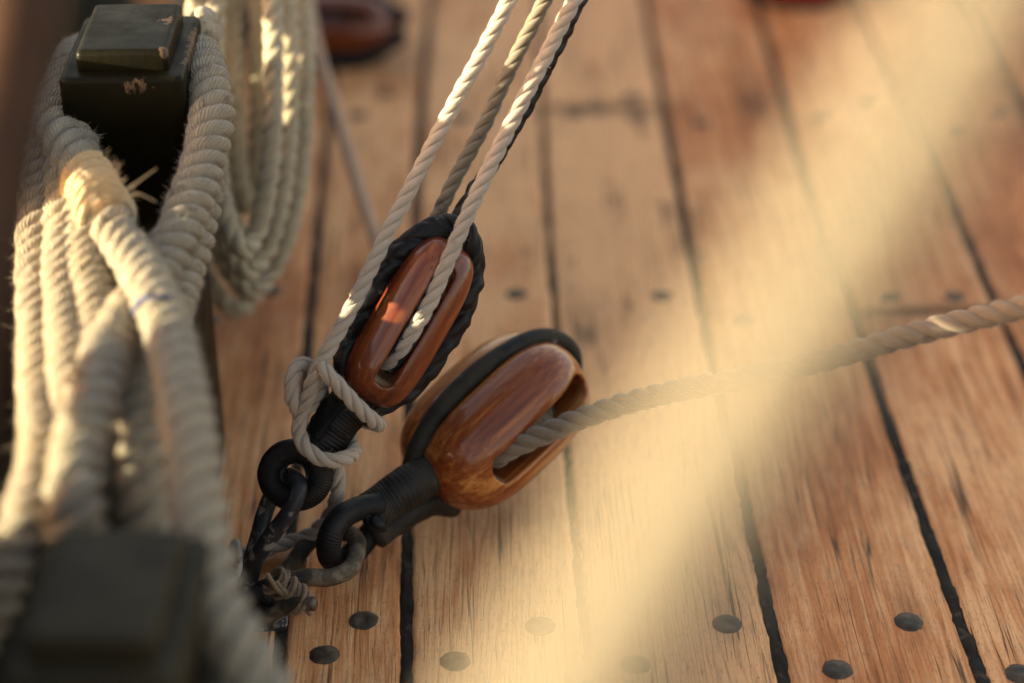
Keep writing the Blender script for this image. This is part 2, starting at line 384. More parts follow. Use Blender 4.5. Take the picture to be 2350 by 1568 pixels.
for (px, py, rx, ry, a) in [(1725, 238, .016, .05, .8), (1722, 190, .03, .12, .25), (1350, 768, .010, .022, .85), (1350, 735, .02, .06, .35), (1320, 256, .02, .02, .5), (1372, 254, .02, .02, .5),
        (1055, 268, .014, .02, .45), (1150, 1180, .07, .05, .35), (900, 150, .05, .06, .35), (2045, 755, .018, .02, .4), (2280, 640, .02, .16, .3), (2087, 1395, .010, .03, .4), (1660, 1400, .012, .03, .4),
        (2330, 250, .02, .12, .3), (1715, 738, .012, .012, .3), (1462, 268, .015, .014, .5), (1452, 226, .015, .014, .5), (1600, 60, .05, .14, .15), (1390, 247, .055, .010, .6), (2120, 712, .075, .011, .95), (1390, 247, .08, .014, .7), (560, 900, .06, .1, .12), (500, 720, .05, .05, .25)]:
    w = PZ(px, py); dark_marks.append((w[0], w[1], rx, ry, a))
butts = {7: [PZ(1390, 247)[1]], 9: [PZ(2120, 712)[1]], 5: [.99-1.2], 11: [1.2]}
DV, DF, DT, DS = [], [], [], []; off = 0
for k in range(len(sf)-1):
    cuts = sorted(butts.get(k, [])); spans = []; a = YS[0]
    for c in cuts: spans.append((a, c-.0045)); a = c+.0045
    spans.append((a, YS[-1]))
    fine = 4 <= k <= 12; nx = 14 if fine else 3
    for (ya, yb) in spans:
        ys = np.r_[ya, YS[(YS > ya+.002) & (YS < yb-.002)], yb]
        def jag(sd):
            r = np.random.default_rng(sd); return np.convolve(r.normal(size=len(ys)+8), np.ones(5)/5, 'same')[4:-4]*.0011 + (r.random(len(ys)) < .03)*r.normal(size=len(ys))*.001
        x0 = sf[k](ys)+gaps[k]/2+jag(k*2); x1 = sf[k+1](ys)-gaps[k+1]/2+jag(k*2+1)
        u = np.r_[0, 0, .012, .03, np.linspace(.09, .91, nx), .97, .988, 1, 1]; z = np.r_[-.012, -.0022, -.0006, 0, np.zeros(nx), 0, -.0006, -.0022, -.012]
        X = x0[:, None]*(1-u)+x1[:, None]*u; Y = np.repeat(ys[:, None], len(u), 1); Z = np.repeat(z[None], len(ys), 0)
        Z = Z+np.interp(ys, [0, 6], [0, 0])[:, None]
        Z[0, :] = np.minimum(Z[0, :], -.012); Z[-1, :] = np.minimum(Z[-1, :], -.012)
        X2 = X; nr, nc = X.shape
        # duplicate the end rows so the butt drops vertically
        X2 = np.vstack([X[:1], X, X[-1:]]); Y2 = np.vstack([Y[:1], Y, Y[-1:]]); Zf = np.vstack([Z[:1]*0-.012, np.repeat(z[None], nr, 0), Z[-1:]*0-.012])
        nr += 2
        DV.append(np.stack([X2, Y2, Zf], -1).reshape(-1, 3)); i, j = np.meshgrid(np.arange(nr-1), np.arange(nc-1), indexing='ij')
        a = (i*nc+j).ravel()+off; DF.append(np.stack([a, a+1, a+nc+1, a+nc], 1)); off += nr*nc
        tval = {3: .6, 4: .7, 5: .75, 6: 1.0, 7: 1.22, 8: .7, 9: .75, 10: .5, 11: .45}.get(k, random.random())  # plank tones; left and middle planks lightened further to hold brighter light
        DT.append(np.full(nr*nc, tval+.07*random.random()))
DV = np.vstack(DV); DF = np.vstack(DF); DT = np.concatenate(DT)
st = np.zeros(len(DV))
for (sx, sy, rx, ry, a) in dark_marks: st = np.maximum(st, a*np.exp(-((DV[:, 0]-sx)/rx)**2-((DV[:, 1]-sy)/ry)**2))
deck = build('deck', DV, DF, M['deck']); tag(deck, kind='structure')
deck['_m'] = [1, 0, 0, 0, 0, 1, 0, 0, 0, 0, 1, 0, 0, 0, 0, 1]
for nm, arr in (('tint', DT), ('dark_mark', st)):
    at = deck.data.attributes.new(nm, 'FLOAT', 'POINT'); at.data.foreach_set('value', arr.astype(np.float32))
# pitch in the seams
cv, cf, off = [], [], 0
for k in range(1, len(sf)-1):
    r = np.random.default_rng(k+50); ys = YS; u = np.linspace(-1, 1, 6); w = gaps[k]/2+.003
    lump = r.normal(size=(len(ys), 6))*.0007+np.repeat(r.normal(size=(len(ys)//3+1, 1))*.0006, 3, 0)[:len(ys)]
    X = sf[k](ys)[:, None]+u*w; Z = -.0026+.0012*(1-u*u)+lump; Z = np.minimum(Z, .0008); Z[:, 0] = Z[:, -1] = -.006
    cv.append(np.stack([X, np.repeat(ys[:, None], 6, 1), Z], -1).reshape(-1, 3)); i, j = np.meshgrid(np.arange(len(ys)-1), np.arange(5), indexing='ij'); a = (i*6+j).ravel()+off
    cf.append(np.stack([a, a+1, a+7, a+6], 1)); off += len(ys)*6
build('caulking', np.vstack(cv), np.vstack(cf), M['caulk'], deck)
sub = build('subdeck', [(-1.2, -1.5, -.013), (3, -1.5, -.013), (3, 6, -.013), (-1.2, 6, -.013)], [(0, 1, 2, 3)], M['caulk']); tag(sub, kind='structure')

# deck bolts: low domed heads sunk in the planks
def bolt_geo(r, h, seed, n=26):
    q = np.random.default_rng(seed); rings = []
    for (f, z) in ((1.09, -.002), (1.07, .0003), (1.0, .00025), (.97, .0004), (.90, h*.45), (.72, h*.8), (.45, h*.95), (.28, h*.85), (.12, h*.8)):
        t = np.linspace(0, 2*np.pi, n, endpoint=False); rad = r*f*(1+(q.normal(size=n)*(.022 if f > 1.05 else .018) if f > .7 else 0)); rings.append(np.stack([rad*np.cos(t), rad*np.sin(t), np.full(n, z)], 1))
    return loft(rings)
bolts = [(836, 1425), (745, 1503), (1044, 1518), (1240, 1438), (1459, 1526), (1668, 1433), (1922, 1537), (2087, 1428), (2339, 1547),
         (625, 668), (480, 735), (1185, 675), (1520, 680), (2188, 680), (2040, 680), (1715, 740), (885, 215), (822, 265), (1055, 272), (1450, 226), (1462, 268),
         (1608, 282), (1885, 275), (2000, 240), (2285, 255), (2185, 295), (1318, 262), (1370, 252)]
bm0 = [bolt_geo(.0098, .0019, q) for q in range(4)]
for i, (px, py) in enumerate(bolts):
    w = PZ(px, py); V, F = bm0[i % 4]; o = build('bolt', V*(1 if py > 1000 else .93), F, M['bolt'], local=True)
    o.parent = deck; o.location = w; o.rotation_euler = (R(random.uniform(-2, 2)), R(random.uniform(-2, 2)), random.random()*6)
    if py > 1000 and False: pass

# ------------------------------------------------------------------ bulwark, waterway, sea
NDZ = .080
nA, nB = PZ(245, 1335, .366-NDZ), PZ(298, 62, .366)          # centres of the near and the far bitt
rowd = norm((nB-nA)*[1, 1, 0]); rown = np.array([-rowd[1], rowd[0], 0])   # rown points outboard (to the left)
def rail_box(name, s0, s1, o0, o1, z0, z1, m, bev=.006, kind=None, parent=None):
    bm = bmesh.new(); bmesh.ops.create_cube(bm, size=1)
    for v in bm.verts:
        s = s0+(s1-s0)*(v.co.x+.5); o = o0+(o1-o0)*(v.co.y+.5); z = z0+(z1-z0)*(v.co.z+.5); q = nA*[1, 1, 0]+rowd*s+rown*o; v.co = (q[0], q[1], z)
    bmesh.ops.recalc_face_normals(bm, faces=bm.faces[:])
    bmesh.ops.bevel(bm, geom=bm.edges[:], offset=bev, segments=2, profile=.5, affect='EDGES')
    me = bpy.data.meshes.new(name); bm.to_mesh(me); bm.free(); me.materials.append(m)
    o = bpy.data.objects.new(name, me); C.objects.link(o)
    if parent is not None: o.parent = parent
    return o
RAILZ = .372; SUN_GAP_Z = .25; SUN_GAP_S0 = .10; SUN_GAP_S1 = .40  # gaps in the bulwark are added to let sun onto the mooring rope
bw = bpy.data.objects.new('bulwark', None); C.objects.link(bw); tag(bw, 'dark painted bulwark with a varnished rail along the left edge of the deck', 'bulwark')
rail_box('inner_planking', -3.0, 4.5, .115, .155, -.02, SUN_GAP_Z, M['bulwark'], parent=bw)
rail_box('upper_planking', -3.0, SUN_GAP_S0, .1155, .1545, SUN_GAP_Z+.0005, RAILZ-.03, M['bulwark'], parent=bw)
rail_box('sun_gap_shade_board', SUN_GAP_S0+.0005, .20, .116, .154, .306, RAILZ-.03, M['bulwark'], parent=bw)  # added board narrowing the gap, keeps sun off the near ropes
rail_box('upper_planking', SUN_GAP_S1, .66, .1155, .1545, SUN_GAP_Z+.0005, RAILZ-.03, M['bulwark'], parent=bw)  # invented second gap after this panel lets sun onto the coil
rail_box('upper_planking', .76, 4.5, .1155, .1545, SUN_GAP_Z+.0005, RAILZ-.03, M['bulwark'], parent=bw)
rail_box('rail_cap', -3.0, 4.5, .10, .19, RAILZ-.0295, RAILZ, M['railtop'], parent=bw)
tag(rail_box('waterway', -2.5, 4.5, .062, .1147, -.02, .035, M['bulwark']), kind='structure')
m, nt, b = newmat('sea_water'); g = G(nt); b.inputs['Base Color'].default_value = (.01, .03, .045, 1); b.inputs['Roughness'].default_value = .08
g.bump(b, g.noise(g.coord(), .8, 6), .6, .4)
tag(build('sea', [(-4000, -4000, -2.5), (4000, -4000, -2.5), (4000, 4000, -2.5), (-4000, 4000, -2.5)], [(0, 1, 2, 3)], m), kind='structure')

# ------------------------------------------------------------------ bitts
def bitt(cen, label, m, yaw, dz=0.):
    e = empty('bitt_post', (cen[0], cen[1], dz), label, 'mooring bitt', 'pair of wooden mooring bitts', frame=((math.cos(yaw), math.sin(yaw), 0), (-math.sin(yaw), math.cos(yaw), 0), (0, 0, 1)))
    def body():
        prof = [(-.015, .036, .05, .006), (.04, .036, .05, .006), (.20, .034, .048, .006), (.27, .034, .048, .006), (.295, .036, .05, .006), (.312, .0395, .055, .006), (.322, .0413, .0582, .006), (.327, .0418, .0588, .006),
                (.3485, .0418, .0588, .006), (.3505, .0412, .0582, .0055), (.3516, .0400, .0570, .0045), (.352, .0385, .0555, .004)]
        return loft([rrect(a, b_, r, z) for z, a, b_, r in prof])
    def cap():
        prof = [(.3505, .0312, .0452, .004), (.353, .0312, .0452, .004), (.3625, .0312, .0452, .004), (.3652, .0304, .0444, .0036), (.3663, .0288, .0428, .003), (.3665, .027, .041, .003)]
        return loft([rrect(a, b_, r, z) for z, a, b_, r in prof])
    V, F = body(); build('head_and_shaft', V, F, m, e, local=True)
    V, F = cap(); build('cap', V, F, m, e, local=True)
    return e
bitt(nB, 'far dark olive bitt post with chipped stepped cap, rope turned round its neck', M['bittA'], R(.5))
bitt(nA-[0, 0, NDZ], 'near dark bitt post, badly out of focus in the bottom left corner', M['bittB'], R(-2), -NDZ)

# thick mooring rope belayed round both bitts
TR = .0154
def dd(d):
    x = 1.42-d; return d if x <= 0 else 1.42-.45*x-.35*x*x
mo = empty('mooring_rope', P(300, 700, 1.15), 'thick cream mooring rope belayed in figure eights round the two bitts', 'mooring rope')
def turn(c, seed, fuzz=42000, lay=1.12, **kw):
    return rope('turn', pts(*[(a, b, dd(d)) for a, b, d in c]), TR, M['thick'], mo, lay=lay, groove=.56, step=.0015, n=42, fuzz=fuzz, hair=.0026, wob=.03, seed=seed, **kw)
turn([(470, 60, 1.49), (400, 130, 1.545), (300, 160, 1.565), (190, 170, 1.54), (135, 215, 1.48), (115, 300, 1.42), (94, 450, 1.33), (90, 600, 1.25), (92, 740, 1.17), (97, 900, 1.08), (100, 1050, 1.0), (60, 1200, .95), (0, 1330, .93), (-70, 1480, .92), (-160, 1640, .92)], 1, lay=1.25)
turn([(300, 110, 1.56), (200, 120, 1.545), (160, 160, 1.5), (148, 290, 1.40), (150, 450, 1.31), (150, 600, 1.22), (157, 740, 1.14), (175, 900, 1.05), (190, 1100, 1.0), (190, 1300, 1.0), (190, 1500, 1.02)], 2, lay=1.25)
turn([(190, 250, 1.45), (172, 320, 1.385), (190, 440, 1.30), (204, 600, 1.205), (228, 740, 1.125), (250, 900, 1.045), (262, 1060, 1.02), (262, 1200, 1.02), (262, 1400, 1.05)], 3)
turn([(200, 200, 1.48), (140, 235, 1.44), (128, 300, 1.375), (168, 368, 1.325), (213, 440, 1.28), (262, 540, 1.215), (318, 612, 1.155), (362, 695, 1.09), (392, 790, 1.035), (415, 890, .985), (436, 1000, .945), (452, 1130, .91), (468, 1250, .885), (500, 1390, .86), (565, 1510, .84), (610, 1620, .83), (600, 1800, .80)], 4, lay=1.5)
turn([(380, 70, 1.54), (450, 120, 1.485), (478, 195, 1.43), (484, 280, 1.38), (468, 370, 1.335), (440, 460, 1.285), (407, 540, 1.24), (362, 625, 1.195), (306, 706, 1.135), (255, 790, 1.07), (218, 900, 1.0), (182, 1020, .96), (165, 1150, .93), (160, 1290, .95), (150, 1450, .99)], 5, lay=1.35)
turn([(400, 110, 1.56), (462, 200, 1.50), (470, 320, 1.44), (462, 430, 1.375), (440, 540, 1.31), (412, 640, 1.25), (384, 740, 1.18), (345, 850, 1.1), (322, 960, 1.035), (322, 1100, 1.0), (330, 1250, 1.0), (340, 1400, 1.0)], 6, lay=1.4)
turn([(330, 1330, 1.02), (400, 1400, .98), (470, 1450, .93), (520, 1530, .89), (540, 1620, .85), (500, 1740, .82)], 7, fuzz=0, lay=1.4)
# worn golden whipping with a frayed end, round the crossing turn
geos = []
wa, wb = P(178, 385, 1.318), P(305, 592, 1.17)
ax = norm(wb-wa); nn = norm(np.cross(ax, fw)); bb = np.cross(ax, nn)
wpath = pts((168, 368, dd(1.325)), (213, 440, dd(1.28)), (262, 540, dd(1.215)), (318, 612, dd(1.155))); wp, _ = catmull(wpath, False, .004)
tq, nq, bq = frames(wp, False)
K0, K1 = 6, len(wp)-16
for q_, (rw, turns_, off_) in enumerate(((.0026, 5.5, 0), (.0022, 6.5, 2.1), (.0019, 4.5, 4.0))):
    hp = []
    for a in np.linspace(0, 1, int(turns_*14)):
        x = K0+(K1-K0)*a; i = int(x); f_ = x-i; ang = a*turns_*2*math.pi+off_; rr_ = TR*.97+.0016*q_+.0012*math.sin(7*a+q_)
        hp.append((wp[i]*(1-f_)+wp[i+1]*f_)+rr_*(math.cos(ang)*nq[i]+math.sin(ang)*bq[i])+tq[i]*.005*math.sin(ang+.6))
    geos.append(rope_geo(np.array(hp), rw, lay=2.6, groove=.3, n=15, step=.0011, wob=.05, seed=q_, fuzz=16000, hair=.002))
V, F, U = join(*geos); wh = build('whipping', V, F, M['splice'], mo, U)
geos = []
kb = P(240, 452, 1.276)
for q in range(60):
    d = norm(camvec(random.uniform(-.5, 1.1), random.uniform(.1, 1.0), random.uniform(-.1, .9))); L = random.uniform(.010, .026)
    s0 = kb+camvec(*(random.uniform(-.011, .011) for _ in range(3))); c = [s0, s0+d*L*.5+camvec(*(random.uniform(-.002, .002) for _ in range(3))), s0+d*L+camvec(random.uniform(-.004, .004), random.uniform(-.006, .002), 0)]
    geos.append(rope_geo(np.array(c), (lambda x, r=random.uniform(.0003, .0013): r*(1-.7*x)), lay=0, n=7, step=.0025, wob=.1, seed=q))
V, F, U = join(*geos); build('frayed_end', V, F, M['splice'], wh, U)
geos = [rope_geo(pts((310, 716, 1.226), (318, 696, 1.216), (342, 683, 1.211), (380, 686, 1.214), (400, 700, 1.224)), .0022, lay=2, n=10, step=.001)]
V, F, U = join(*geos); m, nt, b = newmat('blue_yarn'); b.inputs['Base Color'].default_value = (.03, .045, .12, 1); b.inputs['Roughness'].default_value = .9; build('marker_yarn', V, F, m, mo, U)

# ------------------------------------------------------------------ hanging coil
co = empty('coiled_rope', P(580, 300, 1.78), 'weathered rope coil hanging in long loops behind the far bitt', 'rope coil')
def loop(xl, xr, yb, d, seed, top=-260, dx=0):
    d -= .07
    xm = (xl+xr)/2; w = (xr-xl)/2
    y0 = 150; hh = yb-y0
    c = [(xl+w*.35, top, d+.03), (xl+w*.08, 0, d+.02), (xl, y0, d)]
    for u in (.35, .62, .80, .92): c.append((xm-w*(1-u**2.6)**.62, y0+hh*u, d-.01*u))
    c.append((xm, yb, d-.008))
    for u in (.92, .80, .62, .35): c.append((xm+w*(1-u**2.6)**.62, y0+hh*u, d+.006*u))
    c += [(xr, y0, d), (xr-w*.04, 0, d+.01), (xr-w*.3, top, d+.02), (xm, top-90, d+.03)]
    rope('loop', pts(*[(x+dx, y, z) for x, y, z in c]), .0086, M['coil'], co, closed=True, lay=2.5, groove=.5, step=.0016, n=26, seed=seed, fuzz=5000)
loop(490, 628, 575, 1.69, 1)
loop(470, 664, 625, 1.73, 2)
loop(452, 700, 668, 1.77, 3)
loop(430, 690, 712, 1.85, 4, dx=-20)
loop(540, 596, 470, 1.80, 5)
loop(512, 645, 596, 1.80, 6)
loop(446, 682, 648, 1.83, 7)
# loops' neighbours seen above the bitt
rope('hauling_part', pts((470, -260, 1.66), (452, 0, 1.64), (450, 150, 1.66), (470, 350, 1.72), (500, 560, 1.8)), .0092, M['coil'], co, lay=2.7, n=26, step=.0018, seed=9)

# ------------------------------------------------------------------ block shells
def frame_from(Lc, theta):
    L = norm(camvec(*Lc)); c = -fw; n = norm(c-np.dot(c, L)*L); s = np.cross(L, n)
    T = math.cos(theta)*n+math.sin(theta)*s; W = np.cross(T, L)
    return (W, T, L)
def shell_mesh(a, b_, c, slot_w, slot_l, pw=(2.8, 2.5, 3.0), vox=.0011, smooth=7, zoff=0., taper=0., score=.0):
    bm = bmesh.new(); bmesh.ops.create_icosphere(bm, subdivisions=5, radius=1)
    for v in bm.verts:
        x, y, z = v.co; e = pw
        k = (abs(x)**e[0]+abs(y)**e[1]+abs(z)**e[2]); s = 1.0
        lo, hi = .5, 2.
        for _ in range(24):
            s = (lo+hi)/2
            if (abs(x*s)**e[0]+abs(y*s)**e[1]+abs(z*s)**e[2]) > 1: hi = s
            else: lo = s
        x, y, z = x*s, y*s, z*s
        w = 1-taper*max(0, z)**2
        X = a*x*w
        if score: X *= 1-score*math.exp(-(y*b_/.007)**2)
        v.co = (X, b_*y*w, c*z)
    me = bpy.data.meshes.new('tmp'); bm.to_mesh(me); bm.free(); o = bpy.data.objects.new('tmp', me); C.objects.link(o)
    r = slot_w/2; prof = []
    for t in np.linspace(0, math.pi, 10): prof.append((r*math.cos(t)*1.0, slot_l/2-r+r*math.sin(t)))
    for t in np.linspace(math.pi, 2*math.pi, 10): prof.append((r*math.cos(t), -slot_l/2+r*.6+.6*r*math.sin(t)))
    V, F = loft([np.array([(x*k, yy, z*kz+zoff) for x, z in prof]) for yy, k, kz in ((-b_*1.5, 1.2, 1.03), (-b_*.97, 1.06, 1.01), (-b_*.85, 1, 1), (b_*.85, 1, 1), (b_*.97, 1.06, 1.01), (b_*1.5, 1.2, 1.03))])
    m2 = bpy.data.meshes.new('cut'); m2.from_pydata(V.tolist(), [], F); bm = bmesh.new(); bm.from_mesh(m2); bmesh.ops.recalc_face_normals(bm, faces=bm.faces[:]); bm.to_mesh(m2); bm.free()
    o2 = bpy.data.objects.new('cut', m2); C.objects.link(o2)
    q = o.modifiers.new('b', 'BOOLEAN'); q.operation = 'DIFFERENCE'; q.object = o2; q.solver = 'EXACT'
    q = o.modifiers.new('r', 'REMESH'); q.mode = 'VOXEL'; q.voxel_size = vox; q.use_smooth_shade = True
    q = o.modifiers.new('s', 'SMOOTH'); q.factor = .5; q.iterations = smooth
    r_ = evaluated(o); bpy.data.objects.remove(o2); bpy.data.objects.remove(o); return r_
def sheave_geo(rad, w, n=48):
    rings = []
    for (x, f) in ((-w, .25), (-w, .9), (-w, 1.0), (-w*.55, .97), (0, .84), (w*.55, .97), (w, 1.0), (w, .9), (w, .25)):
        t = np.linspace(0, 2*np.pi, n, endpoint=False); rings.append(np.stack([np.full(n, x), rad*f*np.cos(t), rad*f*np.sin(t)], 1))
    return loft(rings)
def put(name, me, m, parent):
    me.name = name; me.materials.clear(); me.materials.append(m); o = bpy.data.objects.new(name, me); C.objects.link(o); o.parent = parent; o['_m'] = parent['_m']
    for p_ in me.polygons: p_.use_smooth = True
    return o
def L2W(parent, q):
    mm = getmw(parent); return np.array([mm[:3, :3] @ np.array(x)+mm[:3, 3] for x in q])

# --- main block, in focus
fr = frame_from((.50, .866, -.02), R(19)); MB0 = P(934, 736, 1.425)
mb = empty('tackle_block', MB0, 'sharp varnished mahogany block in a lumpy black rope strap, cream rope through its slot', 'pulley block', 'wooden pulley blocks', frame=fr)
put('shell', shell_mesh(.0262, .0285, .0625, .0136, .095, pw=(3.6, 3.6, 3.8), taper=.05, smooth=5), M['mahog'], mb)
V, F = sheave_geo(.027, .0058); V[:, 2] += -.012; build('sheave', V, F, M['iron'], mb, local=True)
a, c = .0262, .0625
def strapring(a, c, r, y, lo=-1.0):
    return [(-.008, y, -c-.012), (-a*.62, y, -c*.93), (-a-.002, y, -c*.62), (-a-r*.62, y, -c*.1), (-a-r*.55, y, c*.4), (-a*.82, y, c*.86), (-a*.38, y, c+r*.5), (0, y, c+r*.75), (a*.38, y, c+r*.5), (a*.82, y, c*.86), (a+r*.55, y, c*.4), (a+r*.62, y, -c*.1), (a+.002, y, -c*.62), (a*.62, y, -c*.93), (.008, y, -c-.012)]
stp = rope('strap', L2W(mb, strapring(a, c, .0085, -.002)), lambda x: .0078+.0026*np.sin(np.pi*np.clip(x, 0, 1))**2, M['tar'], mb, lay=3.6, groove=.3, n=32, step=.0012, wob=.09)
rope('strap_splice', L2W(mb, [(-a-.004, -.013, -.018), (-a-.005, -.010, .012), (-a*.9, -.003, c*.66), (-a*.45, .007, c+.004), (0, .006, c+.0115), (a*.5, -.002, c+.006), (a*.95, -.009, c*.62), (a+.006, -.012, .012), (a+.004, -.010, -.018)]), lambda x: .0035+.0045*np.sin(np.pi*np.clip(x, .02, .98))**.7, M['tar'], stp, lay=2.9, groove=.5, n=36, step=.001, wob=.06, seed=3)
# neck seizing, eye and thimble
NK = pts((838, 893, 1.43), (812, 922, 1.43), (775, 965, 1.43), (742, 1012, 1.43), (722, 1036, 1.43))
nk = rope('neck', NK, lambda x: .0168-.0015*x, M['served'], mb, lay=0, n=36, step=.0007, wob=.02, seed=5)
nkd = norm(NK[-1]-NK[0]); sidev = norm(np.cross(nkd, fw)); ridge = (NK[1:4]-fw*.0150+sidev*.004*-1)
rope('neck_seizing', np.vstack([ridge]), 0.0028, M['served'], nk, lay=0, n=14, step=.001, wob=.08)
ec = P(678, 1090, 1.425)
eye = [ec+camvec(.0176*math.cos(t)*1.02, .0176*math.sin(t)*.94, .004*math.cos(t)) for t in np.linspace(0, 2*math.pi, 18, endpoint=False)]
ey = rope('eye', eye, .0088, M['served'], mb, closed=True, lay=0, n=30, step=.001, wob=.02, seed=6)
th_ = [ec+camvec(.0113*math.cos(t)*.93, .0113*math.sin(t), .0035*math.cos(t)+.001) for t in np.linspace(0, 2*math.pi, 18, endpoint=False)]
rope('thimble', th_, .0032, M['iron'], ey, closed=True, lay=0, n=16, step=.001)

# --- ropes of the tackle
RR = .0056
t1 = empty('tackle_fall', P(1090, 470, 1.42), 'cream rope running down from the top into the slot of the sharp mahogany block', 'rope', 'ropes of the tackle')
inner = L2W(mb, [(0, .026, .018), (0, .0265, .002), (0, .0235, -.016), (0, .012, -.031), (0, -.006, -.031), (0, -.022, -.016), (0, -.026, .005), (.0, -.026, .04)])
c = np.vstack([pts((1560, -450, 1.44), (1425, -190, 1.43), (1318, 0, 1.42), (1262, 110, 1.415), (1195, 240, 1.41), (1140, 350, 1.405), (1085, 465, 1.40), (1036, 580, 1.398)), inner])
V, F, U = rope_geo(c, RR, lay=3.3, groove=.5, n=36, step=.0008, fuzz=30000, hair=.0013, seed=21)
build('running_part', V, F, M['cream'], t1, U)
c = np.vstack([inner[-1:], pts((985, 545, 1.462), (1003, 500, 1.465), (1045, 410, 1.465), (1110, 290, 1.465), (1165, 170, 1.465), (1215, 70, 1.465), (1262, -20, 1.465), (1350, -180, 1.465), (1500, -440, 1.47))])
V, F, U = rope_geo(c, RR*.98, lay=3.3, groove=.5, n=36, step=.0008, fuzz=30000, hair=.0013, seed=22)
tag(build('return_part', V, F, M['olive'], t1, U), 'greyer weathered length of the rope rising behind the block')
# left fall with its hitch
t2 = empty('becket_rope', P(870, 560, 1.40), 'cream rope left of the sharp block, hitched round its black neck with a knot', 'rope', 'ropes of the tackle')
c = pts((1395, -450, 1.41), (1265, -190, 1.41), (1168, 0, 1.40), (1112, 110, 1.40), (1052, 220, 1.40), (1000, 318, 1.40), (948, 420, 1.40), (902, 510, 1.40), (862, 592, 1.398), (824, 672, 1.396), (786, 745, 1.394), (750, 808, 1.392), (724, 858, 1.393),
        (708, 905, 1.400), (690, 950, 1.408), (688, 1000, 1.41), (708, 1034, 1.405), (748, 1056, 1.405), (790, 1053, 1.41), (812, 1036, 1.43), (800, 1000, 1.455), (800, 960, 1.462), (845, 968, 1.45), (870, 975, 1.425), (852, 962, 1.405), (818, 930, 1.397), (784, 893, 1.392), (752, 858, 1.388), (735, 838, 1.390))
V, F, U = rope_geo(c, RR*.98, lay=3.3, groove=.5, n=36, step=.0008, fuzz=30000, hair=.0013, seed=23)
build('standing_part', V, F, M['cream'], t2, U)
c = pts((745, 838, 1.398), (730, 845, 1.408), (706, 838, 1.408), (688, 838, 1.402), (673, 858, 1.398), (668, 890, 1.398), (674, 925, 1.402), (694, 942, 1.414), (718, 920, 1.42), (735, 885, 1.43), (738, 900, 1.44), (745, 950, 1.46), (765, 1020, 1.465), (776, 1085, 1.46), (774, 1130, 1.462), (758, 1180, 1.47), (715, 1225, 1.48), (660, 1245, 1.485), (610, 1262, 1.48), (560, 1275, 1.47))
V, F, U = rope_geo(c, RR*.98, lay=3.3, groove=.5, n=36, step=.0008, fuzz=30000, hair=.0013, seed=24)
build('knot_and_tail', V, F, M['cream'], t2, U)
# dark tarred line behind the falls
o = rope('tarred_line', pts((1590, -450, 1.50), (1430, -190, 1.47), (1328, 0, 1.44), (1278, 100, 1.44), (1209, 235, 1.445), (1145, 350, 1.45), (1090, 440, 1.452), (1060, 490, 1.455), (1036, 530, 1.455)), .0062, M['tar'], lay=3.0, groove=.3, n=28, step=.0012, wob=.09, seed=31)
tag(o, 'thin black tarred line close behind the cream rope entering the block', 'rope', 'ropes of the tackle')

# --- iron link from eye to deck
lk = pts((562, 1392, 1.45), (572, 1335, 1.44), (590, 1278, 1.425), (632, 1218, 1.41), (668, 1168, 1.403), (686, 1122, 1.405), (676, 1098, 1.42), (656, 1096, 1.44), (630, 1125, 1.452), (608, 1175, 1.455), (592, 1235, 1.452), (572, 1300, 1.455), (558, 1350, 1.456))
o = rope('iron_link', lk, .0060, M['iron'], closed=True, lay=0, n=26, step=.0012, wob=.012, seed=41); tag(o, 'black teardrop iron link hooked through the eye of the sharp block', 'iron link')
# eyebolt with plate on a varnished chock
eb = empty('eyebolt', PZ(600, 1420), 'black iron eyebolt standing on the deck below the sharp block', 'eyebolt')
ebc = P(592, 1392, 1.445)
rope('eye', [ebc+camvec(.012*math.cos(t), .010*math.sin(t), .010*math.sin(t+.8)) for t in np.linspace(0, 2*math.pi, 16, endpoint=False)], .0055, M['iron'], eb, closed=True, lay=0, n=20, step=.0015, wob=.02)
rope('shank', [P(604, 1404, 1.445), PZ(610, 1432, .004)], lambda x: .008+.004*x, M['iron'], eb, lay=0, n=20, step=.002, wob=.03)
pc = PZ(606, 1424); V, F = loft([rrect(.017, .012, .004, z, 4)*[s_, s_, 1] for z, s_ in ((0, 1), (.0035, 1), (.005, .95))]); build('base_plate', V+[pc[0], pc[1], 0], F, M['iron'], eb)
V, F = loft([rrect(.030, .032, .006, z, 4)*[s_, s_, 1] for z, s_ in ((0, 1), (.011, 1), (.0125, .97), (.013, .93))]); w = PZ(612, 1345)
o = build('wooden_chock', V, F, M['orange'], local=True); o.location = (w[0], w[1], 0); tag(o, 'small orange varnished wood chock on the deck under the shackle', 'wooden chock')
o = rope('metal_ring', [P(540, 1282, 1.43)+camvec(.004*math.cos(t), .012*math.sin(t), .006*math.cos(t)) for t in np.linspace(0, 2*math.pi, 12, endpoint=False)], .0022, M['galv'], closed=True, lay=0, n=12, step=.0015); tag(o, 'little pale metal ring half hidden behind the thick rope', 'metal ring')

